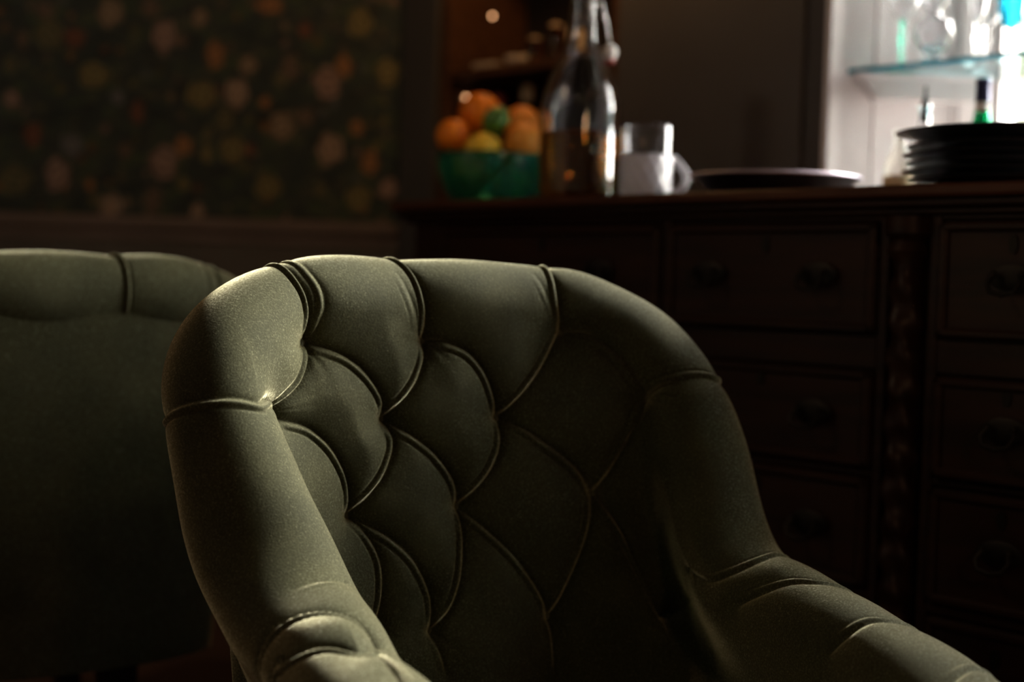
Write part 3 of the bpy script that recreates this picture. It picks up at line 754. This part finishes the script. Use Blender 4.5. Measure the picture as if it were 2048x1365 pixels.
# carved twisted column on the pilaster
mb = MB()
prof = [(.0, .13), (.034, .13), (.034, .20), (.022, .215), (.030, .24), (.020, .26)]
n = 90
for i in range(n+1):
    z = .27+(.90-.27)*i/n; prof.append((.0215+.003*sin(i*.9), z))
prof += [(.020, .91), (.031, .925), (.022, .94), (.034, .95), (.034, .975), (0, .975)]
mb.lathe(prof, 32, (.479, .026, 0), lambda a, z: 1+.13*sin(3*a+z*70) if .27 < z < .9 else 1)
mb.build('column', M['mahogany'], side, angle=50)
def handle(x, z, par):
    m = MB()
    m.lathe([(0, 0), (.030, 0), (.030, .002), (.024, .004), (0, .004)], 24)
    v = [(a*1.15, .0195-c, b*.62) for a, b, c in m.v]; m.v = [(x+a, .0+b, z+c) for a, b, c in v]
    for sx in (-.020, .020): m.ball((x+sx, .006, z+.004), .0052, 12, 8)
    m.tube([(x-.020, .004, z+.003), (x-.024, -.004, z-.008), (x-.018, -.009, z-.020), (x, -.011, z-.024), (x+.018, -.009, z-.020), (x+.024, -.004, z-.008), (x+.020, .004, z+.003)], .0034, 8)
    return m.build('handle', M['brass'], par, angle=40)
for (c0, c1) in ((-.575, .006), (.020, .430), (.528, .757)):
    for r, (z0, z1) in enumerate(((.800, .970), (.600, .750), (.420, .590), (.215, .405))):
        x0, x1 = c0+.003, c1-.003; a, b = z0+.003, z1-.003
        m = MB().box(x0, x1, .026, .046, a, b, .003)
        for (p0, p1, q0, q1) in ((x0, x1, a, a+.014), (x0, x1, b-.014, b), (x0, x0+.014, a, b), (x1-.014, x1, a, b)):
            m.box(p0, p1, .018, .030, q0, q1, .004)
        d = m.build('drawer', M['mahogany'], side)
        xm, zm = (x0+x1)/2, (a+b)/2
        hw = .107 if c1 < .45 and c0 > 0 else (x1-x0)*.27
        for sx in ((-hw, hw) if c0 < .5 else (.006,)): handle(xm-.003+sx, zm+.004, d)
        k = MB().lathe([(0, 0), (.0085, 0), (.0085, .003), (0, .003)], 16)
        k.v = [(xm+p*.8, .0262-w, zm+.050+q*1.6) for p, q, w in k.v]
        k.build('keyhole_plate', M['brass'], d)

# ------------------------------------------------------------------ things on the sideboard
def lathe_part(name, prof, m, par, n=48, wob=None, angle=35, c=(0, 0, 0)):
    return MB().lathe(prof, n, c, wob).build(name, m, par, angle=angle)
# bowl of fruit
BC = sb(-.648, .225, TOP)
bowl = tag(MB().lathe([(0, .003), (.060, .003), (.066, .000), (.072, .000), (.088, .014), (.106, .045), (.117, .080), (.1225, .108), (.1215, .111), (.118, .109),
    (.1125, .081), (.102, .048), (.085, .020), (.068, .010), (0, .009)], 64, (0, 0, 0), lambda a, z: 1+(.012*sin(9*a)+.008*sin(17*a+z*60)+.006*sin(z*160))*min(1, max(0, z-.012)/.03)).build('fruit_bowl', M['green_glass'], None, smooth=True),
    'green hammered glass bowl piled with citrus fruit on the sideboard', 'bowl'); bowl.location = BC
def fruit(name, m, dx, dy, z, r, label, cat, sq=(1, 1, 1), tip=0, rot=(0, 0, 0), group='citrus fruit in the glass bowl'):
    prof = []
    for k in range(21):
        t = pi*k/20; rr = r*sin(t); zz = -r*cos(t)
        if tip: zz *= 1+tip*abs(cos(t))**6; 
        prof.append((max(rr, 0), zz))
    prof[0] = (0, prof[0][1]); prof[-1] = (0, prof[-1][1]*.985)
    o = MB().lathe(prof, 32, (0, 0, 0), None, sq[0], sq[1]).build(name, m, None, smooth=True)
    o.scale.z = sq[2]; o.rotation_euler = rot
    o.location = (BC.x+dx, BC.y+dy, z); tag(o, label, cat, group)
    MB().lathe([(0, 0), (.0035, 0), (.003, .002), (0, .0028)], 10, (0, 0, r*(1+tip)*.975)).build('stalk_end', M['stalk'], o, smooth=True)
    return o
fruit('orange', M['orange'], -.030, .040, 1.222, .046, 'large orange at the very top of the glass bowl', 'orange', rot=(.6, .4, 0))
fruit('orange', M['orange'], -.084, -.018, 1.168, .036, 'small orange at the left rim of the glass bowl', 'orange', rot=(.2, -.6, 0))
fruit('lime', M['lime'], .006, -.052, 1.200, .027, 'dark green lime resting in the middle of the oranges', 'lime', (1, 1, 1.08), .12, (.3, .7, .3))
fruit('orange', M['peach'], .060, .038, 1.203, .040, 'yellow-orange citrus behind the lime on the right', 'orange', rot=(.3, .8, 0))
fruit('lemon', M['lemon'], -.020, -.078, 1.142, .029, 'yellow lemon lying across the front of the glass bowl', 'lemon', (1, 1, 1.12), .20, (0, 1.35, .2))
fruit('orange', M['peach'], .066, -.034, 1.156, .042, 'pinkish orange at the right rim of the bowl beside the bottle', 'orange', rot=(-.3, .5, 0))
fruit('orange', M['orange'], -.045, .030, 1.088, .040, 'orange deep in the bowl seen through green glass on the left', 'orange')
fruit('orange', M['orange'], .040, .000, 1.076, .038, 'orange deep in the bowl seen through green glass on the right', 'orange')
# big bottle of amber spirit
BT_ = sb(-.292, .125, TOP)
bo = empty('spirit_bottle', BT_, 0, 'large clear swing-stopper bottle a third full of amber spirit', 'bottle')
op = [(0, .012), (.030, .008), (.055, .001), (.066, 0), (.0725, .004), (.0755, .014), (.0765, .060), (.0765, .160), (.0745, .186), (.068, .212), (.056, .240), (.043, .266), (.033, .290), (.0275, .320), (.0255, .350), (.0250, .395), (.0265, .400), (.029, .404), (.029, .424), (.026, .428), (.0185, .428)]
ip = [(.0180, .424), (.0185, .395), (.0195, .350), (.0220, .320), (.0275, .291), (.037, .266), (.050, .238), (.062, .209), (.0690, .184), (.0715, .160), (.0715, .060), (.0708, .020), (.064, .010), (.050, .011), (.030, .016), (0, .020)]
lathe_part('bottle_glass', op+ip, M['glass'], bo, 64, None, 60)
lathe_part('spirit', [(0, .0195), (.030, .0155), (.050, .0105), (.064, .0095), (.0712, .0197), (.0719, .060), (.0719, .128), (.0700, .1272), (0, .1270)], M['whisky'], bo, 64, None, 60)
w = MB()
for s in (-1, 1):
    w.tube([(.010, s*.030, .395), (.032, s*.022, .372), (.043, s*.014, .335), (.050, s*.008, .300), (.050, 0, .288)], .0016, 8)
w.tube([(.029*cos(a), .029*sin(a), .398) for a in [2*pi*k/28 for k in range(29)]], .0014, 8)
w.build('wire_bail', M['steel'], bo, smooth=True)
lathe_part('stopper', [(0, 0), (.008, 0), (.0125, .006), (.0135, .014), (.0125, .022), (.007, .027), (0, .028)], M['porcelain'], bo, 24, None, 60, (.052, 0, .268))
lathe_part('gasket', [(.008, 0), (.0105, .001), (.0105, .005), (.008, .006)], M['red_cap'], bo, 20, None, 60, (.052, 0, .262))
# cut crystal mug
MG = sb(-.118, .120, TOP)
mg = empty('crystal_mug', MG, 0, 'cut crystal glass mug with a chunky handle beside the large bottle', 'glass mug')
def cut(a, z): return 1+(.028*abs(sin(7*a+z*90))+.028*abs(sin(7*a-z*90))-.03)*(1 if .010 < z < .075 else 0)
prof = [(0, .004), (.030, .004), (.036, 0), (.042, 0)]+[(.0440+.003*(z/.13), z) for z in np.linspace(.006, .126, 61)]+[(.0462, .130), (.0440, .130)]+[(.0425-.004*(1-z/.13), z) for z in np.linspace(.126, .024, 14)]+[(.030, .016), (0, .015)]
MB().lathe([(r*1.03, z) for r, z in prof if z < .080], 112, (0, 0, 0), lambda a, z: cut(a, z)).build('mug_body', M['frost'], mg)
MB().lathe([(.0468, .0805), (.0474, .126), (.0476, .130), (.0464, .1315), (.0453, .130), (.0448, .126), (.0438, .0805)], 96).build('mug_rim', M['glass'], mg, angle=50)
hd = MB(); hp = [(.0455, .012, .078), (.058, .012, .066), (.071, .010, .050), (.074, .008, .040), (.068, .008, .024), (.056, .010, .014), (.046, .012, .012)]
hd.tube([(x, y-.012, z) for x, y, z in hp], .0066, 12)
hd.build('mug_handle', M['frost'], mg, smooth=True)
# black tray with a bright rim
tr = empty('round_tray', sb(.118, .185, TOP), 0, 'black round shallow tray with a bright metal rim on the sideboard', 'tray')
lathe_part('dish', [(0, 0), (.098, 0), (.102, .002), (.118, .014), (.136, .027), (.1445, .0325), (.1440, .0345), (.135, .030), (.116, .017), (.100, .005), (0, .004)], M['black'], tr, 72)
lathe_part('rim', [(.1425, .0318), (.1460, .0325), (.1472, .0348), (.1455, .0368), (.1425, .0355)], M['silver'], tr, 72, None, 60)
for r_ in [o for o in tr.children if o.name.startswith('rim')]: r_['label'] = 'bright metal rim'
# stack of black plates
PC = sb(.535, .175, TOP)
pz = [0, .0125, .0250, .0375, .0500]
plab = ['black plate lying flat on the sideboard at the foot of the stack', 'black plate second from the foot of the stack', 'black plate in the middle of the stack', 'black plate directly beneath the second highest in the stack', 'black plate directly beneath the wide rimmed dish on the stack']
first = None
for i, z in enumerate(pz):
    if first is None:
        first = MB().lathe([(0, .0015), (.078, .0015), (.080, 0), (.086, 0), (.088, .003), (.112, .0085), (.1360, .0135), (.1372, .0150), (.1358, .0162), (.112, .0118), (.088, .0065), (.080, .0050), (0, .0050)], 72).build('dinner_plate', M['black'], None, angle=35)
        o = first
    else:
        o = first.copy(); COL.objects.link(o)
    o.location = (PC.x+(.004, -.003, .002, -.002, .003)[i], PC.y+(-.002, .003, -.003, .002, 0)[i], TOP+z)
    tag(o, plab[i], 'plate', 'stacked black plates')
o = tag(MB().lathe([(0, .001), (.090, .001), (.093, 0), (.098, 0), (.100, .003), (.116, .010), (.132, .0155), (.1505, .0190), (.1515, .0205), (.1500, .0220), (.131, .0190), (.112, .0125), (.095, .0060), (0, .0055)], 80).build('rimmed_dish', M['black'], None, angle=35),
    'widest black dish with a flat flaring rim on top of the plate stack', 'dish'); o.location = (PC.x, PC.y, TOP+.0640)
# bottles behind the plates
cb = empty('cream_bottle', sb(.224, .40, TOP), 0, 'small milky white bottle with a pale yellow label behind the plates', 'bottle')
lathe_part('bottle_glass', [(0, 0), (.023, 0), (.026, .003), (.0265, .058), (.024, .072), (.014, .092), (.0105, .104), (.0105, .122), (.012, .123), (.012, .130), (0, .131)], M['cream_glass'], cb, 40, None, 50)
lathe_part('label', [(.0268, .012), (.0270, .012), (.0270, .050), (.0268, .050)], M['label'], cb, 40)
pb = empty('pourer_bottle', sb(.234, .462, TOP), 0, 'slim clear bottle with a dark pourer behind the milky white bottle', 'bottle')
lathe_part('bottle_glass', [(0, .004), (.016, .004), (.022, 0), (.0245, .004), (.0250, .090), (.0225, .110), (.0130, .135), (.0105, .150), (.0100, .172), (.0120, .174), (.0120, .180), (.0075, .180), (.0072, .150), (.0100, .134), (.0190, .108), (.0215, .090), (.0210, .012), (0, .010)], M['glass'], pb, 40, None, 50)
lathe_part('pourer', [(.0, .150), (.0070, .150), (.0070, .182), (.0060, .190), (.0030, .196), (.0026, .214), (0, .214)], M['iron'], pb, 20, None, 50)
wb = empty('green_bottle', sb(.350, .452, TOP), 0, 'green glass bottle with a navy foil neck standing behind the plate stack', 'bottle')
lathe_part('bottle_glass', [(0, .008), (.020, .006), (.030, 0), (.0345, .004), (.0350, .090), (.0320, .108), (.0225, .126), (.0150, .146), (.0118, .165), (.0108, .190), (.0095, .205), (.0075, .205), (.0085, .190), (.0095, .165), (.0125, .146), (.0195, .126), (.0290, .106), (.0320, .090), (.0310, .010), (0, .014)], M['bottle_green'], wb, 48, None, 50)
lathe_part('neck_foil', [(.0112, .176), (.0125, .176), (.0120, .206), (.0128, .207), (.0128, .214), (.011, .216), (0, .216)], M['foil'], wb, 32, None, 50)
lathe_part('neck_band', [(.0118, .160), (.0130, .160), (.0124, .175), (.0112, .175)], M['paper_white'], wb, 32, None, 50)

# ------------------------------------------------------------------ glass shelf across the window
SZ = 1.287
def sbpoly(m, pts, z0, z1): m.prism([tuple(sb(t, o).xy) for t, o in pts], z0, z1); return m
gs = empty('glass_shelf', sb(.6, .66, SZ), 0, 'aqua glass shelf carrying stemware across the bay window', 'shelf')
def rel(m, o): m.v = [(x-o.location.x, y-o.location.y, z-o.location.z) for x, y, z in m.v]; return m
rel(sbpoly(MB(), [(.012, .562), (1.36, .562), (1.225, .80), (.142, .80)], SZ, SZ+.008), gs).build('shelf_pane', M['shelf_glass'], gs)
rel(sbpoly(MB(), [(.008, .553), (1.366, .553), (1.36, .562), (.012, .562)], SZ-.0005, SZ+.0085), gs).build('polished_edge', M['shelf_edge'], gs)
br = empty('shelf_bracket', (.66, 2.745, 1.238), .05, 'white wedge-ended wooden bracket holding the glass shelf at the window reveal', 'bracket')
m = MB(); pr = [(-.010, .047), (.245, .047), (.215, 0), (.030, 0)]
m.add([(x, y, z) for y in (0, .05) for x, z in pr], [(0, 1, 2, 3), (7, 6, 5, 4), (0, 4, 5, 1), (1, 5, 6, 2), (2, 6, 7, 3), (3, 7, 4, 0)])
m.build('bracket_body', M['white'], br)
m = MB().box(-.016, .250, -.006, .052, .041, .0485, .002); m.build('bracket_cap', M['white'], br)
b2 = empty('shelf_bracket', sb(1.31, .70, SZ-.05), BA, 'white bracket under the far end of the glass shelf at the window mullion', 'bracket')
m = MB().add([(x, y, z) for x in (-.018, .018) for y, z in ((-.125, .049), (.142, .049), (.142, -.060), (.110, -.060), (-.125, .030))], [(0, 1, 2, 3, 4), (9, 8, 7, 6, 5)]+[(k, 5+k, 5+(k+1) % 5, (k+1) % 5) for k in range(5)])
m.build('bracket_body', M['white'], b2)
def stem(name, t, off, h_stem, r_foot, bowl_prof, label, cat, mats, knop=.0045):
    r = empty(name, sb(t, off, SZ+.0085), 0, label, cat, 'glassware on the window shelf')
    lathe_part('stem', [(0, 0), (r_foot, 0), (r_foot, .0015), (r_foot*.5, .005), (knop, .010), (knop*.8, h_stem*.4), (knop*1.6, h_stem*.62), (knop*.8, h_stem*.8), (knop*1.3, h_stem), (0, h_stem)], mats[0], r, 28, None, 50)
    o = [(a, h_stem+b) for a, b in bowl_prof]; th = .0013
    i = [(max(a-th, 0), h_stem+b+.0012) for a, b in bowl_prof[::-1]]
    lathe_part('glass_bowl', o+i, mats[1], r, 36, None, 60)
    return r
wine = [(0, 0), (.010, .002), (.022, .014), (.029, .034), (.030, .052), (.027, .074), (.0245, .088)]
flute = [(0, 0), (.006, .002), (.013, .016), (.019, .050), (.0215, .085), (.020, .110)]
tulip = [(0, 0), (.010, .003), (.019, .014), (.0235, .034), (.0240, .056), (.0225, .080)]
stem('wine_glass', .097, .600, .090, .030, wine, 'clear wine glass on a slender green stem at the near end of the shelf', 'wine glass', (M['stem_glass'], M['glass']))
stem('goblet', .319, .598, .048, .026, tulip, 'turquoise tulip goblet on a short clear stem on the glass shelf', 'goblet', (M['glass'], M['blue_glass']))
stem('champagne_flute', .245, .610, .070, .028, flute, 'tall clear flute between the crystal decanter and the turquoise goblet', 'glass', (M['glass'], M['glass']))
stem('wine_glass', .215, .700, .080, .030, wine, 'clear wine glass at the back of the shelf behind the crystal decanter', 'wine glass', (M['glass'], M['glass']))
stem('wine_glass', .330, .690, .075, .030, wine, 'clear wine glass behind the turquoise goblet', 'wine glass', (M['glass'], M['glass']))
stem('wine_glass', .398, .610, .080, .030, wine, 'clear wine glass just past the turquoise goblet at the photo edge', 'wine glass', (M['glass'], M['glass']))
dc = tag(MB().lathe([(0, .002), (.022, .002), (.026, 0), (.0285, .003), (.020, .012), (.014, .018), (.026, .032), (.0360, .052), (.0370, .064), (.0300, .082), (.0150, .094), (.0130, .100), (.0240, .116), (.0300, .140), (.0290, .170), (.0270, .170),
    (.0280, .140), (.0215, .118), (.0100, .104), (.0110, .092), (.0260, .080), (.0325, .064), (.0315, .054), (.0220, .036), (0, .026)], 60, (0, 0, 0), lambda a, z: 1+.03*abs(sin(6*a+z*55)) if .03 < z < .085 else 1).build('crystal_decanter', M['crystal'], None, angle=25),
    'ornate bulbous clear crystal decanter in the middle of the glass shelf', 'decanter'); dc.location = sb(.160, .604, SZ+.0085)

# ------------------------------------------------------------------ open dresser in the alcove
dr = empty('open_dresser', sb(-.92, .56, 0), BA, 'open wooden dresser with bottles in the dark alcove behind the fruit bowl', 'dresser')
HW, DD = .312, .285
MB().box(-HW, -HW+.03, 0, DD, 0, 2.15, .002).build('side_panel', M['shelf_wood'], dr)
MB().box(HW-.022, HW, 0, DD, 0, 2.15, .002).build('side_panel', M['shelf_wood'], dr)
MB().box(-HW+.03, HW-.022, DD-.012, DD, 0, 2.15).build('back_panel', M['black_wood'], dr)
MB().box(-HW-.002, HW+.002, -.004, DD, 2.15, 2.20, .004).build('cornice', M['shelf_wood'], dr)
for z in (.08, .60, 1.06, 1.400, 1.78): MB().box(-HW+.03, HW-.022, .004, DD-.012, z-.024, z, .002).build('shelf', M['shelf_wood'], dr)
Z1, Z2 = 1.400, 1.060
def canister(t, off, r, h, label, m):
    o = empty('canister', sb(t, off, Z1), 0, label, 'jar', 'jars on the upper dresser shelf')
    lathe_part('jar_body', [(0, 0), (r*.92, 0), (r, .004), (r, h*.86), (r*.86, h*.92), (r*.86, h*.94), (0, h*.94)], m, o, 36, None, 40)
    lathe_part('lid', [(0, 0), (r*.9, 0), (r*.9, h*.06), (r*.5, h*.08), (r*.14, h*.09), (r*.16, h*.13), (0, h*.14)], M['pale_cap'], o, 28, None, 40, (0, 0, h*.94))
    return o
canister(-.985, .66, .017, .075, 'short amber jar with pale lid, leftmost of the three jars on the dresser', M['amber'])
canister(-.912, .66, .018, .100, 'tall slim amber jar between the other two jars on the dresser', M['amber'])
canister(-.835, .66, .026, .088, 'broad golden jar nearest the neck of the big bottle', M['label'])
def fold(t, off, z, w, d, h, label, rz):
    o = empty('folded_napkins', sb(t, off, z), BA+rz, label, 'napkins')
    m = MB()
    for k in range(3): m.box(-w/2+.002*k, w/2-.001*k, -d/2+.001*k, d/2-.002*k, k*h/3, (k+.94)*h/3, .003)
    m.build('cloth_pile', M['linen'], o); return o
fold(-1.130, .655, Z1, .085, .090, .022, 'low pile of pale folded napkins on the left of the upper dresser shelf', .1)
sp = tag(MB().lathe([(0, .001), (.018, 0), (.022, .004), (.036, .022), (.040, .034), (.0385, .034), (.033, .022), (.018, .006), (0, .005)], 40).build('small_bowl', M['linen'], None, smooth=True), 'small pale bowl between the napkins and the jars on the dresser', 'bowl')
sp.location = sb(-1.048, .67, Z1)
def db(t, off, h, label, capm):
    o = empty('liquor_bottle', sb(t, off, Z2), 0, label, 'bottle', 'dark bottles on the lower dresser shelf')
    k = h/.30
    lathe_part('bottle_glass', [(0, .004), (.030, 0), (.036, .004), (.0365, .165*k), (.031, .195*k), (.017, .225*k), (.0135, .245*k), (.013, .275*k), (.010, .275*k), (.011, .245*k), (.014, .225*k), (.028, .193*k), (.033, .165*k), (.032, .012), (0, .012)], M['dark_glass'], o, 40, None, 40)
    lathe_part('cap', [(0, .262*k), (.0155, .262*k), (.016, .296*k), (.0145, .300*k), (0, .300*k)], capm, o, 24, None, 40)
    return o
db(-1.012, .665, .300, 'dark liquor bottle with a pale cap on the lower dresser shelf', M['pale_cap'])
db(-1.116, .665, .285, 'dark liquor bottle with a red cap behind the top orange', M['red_cap'])

# bright warm dots in the dresser, made as tiny glowing balls on wires
M['glow_ball'] = mat('dot_glow', (1, .6, .3), .4); _t, _bb = nodes(M['glow_ball'])
_bb.inputs['Emission Color'].default_value = (1.0, .48, .22, 1); _bb.inputs['Emission Strength'].default_value = 2.6
B1 = (-1.103, .62, 1.537); B2 = (-1.196, .62, 1.339)
def glow_ball(t, off, z, label):
    o = empty('glow_dot', sb(t, off, z), 0, label, 'light', 'tiny warm glowing dots in the dresser')
    MB().ball((0, 0, 0), .0042, 16, 10).build('glow_ball', M['glow_ball'], o, smooth=True)
    MB().lathe([(0, .0035), (.0024, .0035), (.0026, .012), (.0012, .016), (0, .016)], 12).build('cap', M['iron'], o)
    MB().tube([(0, 0, .015), (.001, .002, .05), (0, .004, .12)], .0006, 6).build('wire', M['iron'], o)
glow_ball(*B1, 'tiny warm glowing dot in the top compartment of the dresser')
glow_ball(*B2, 'tiny warm dot glowing just over the topmost orange')
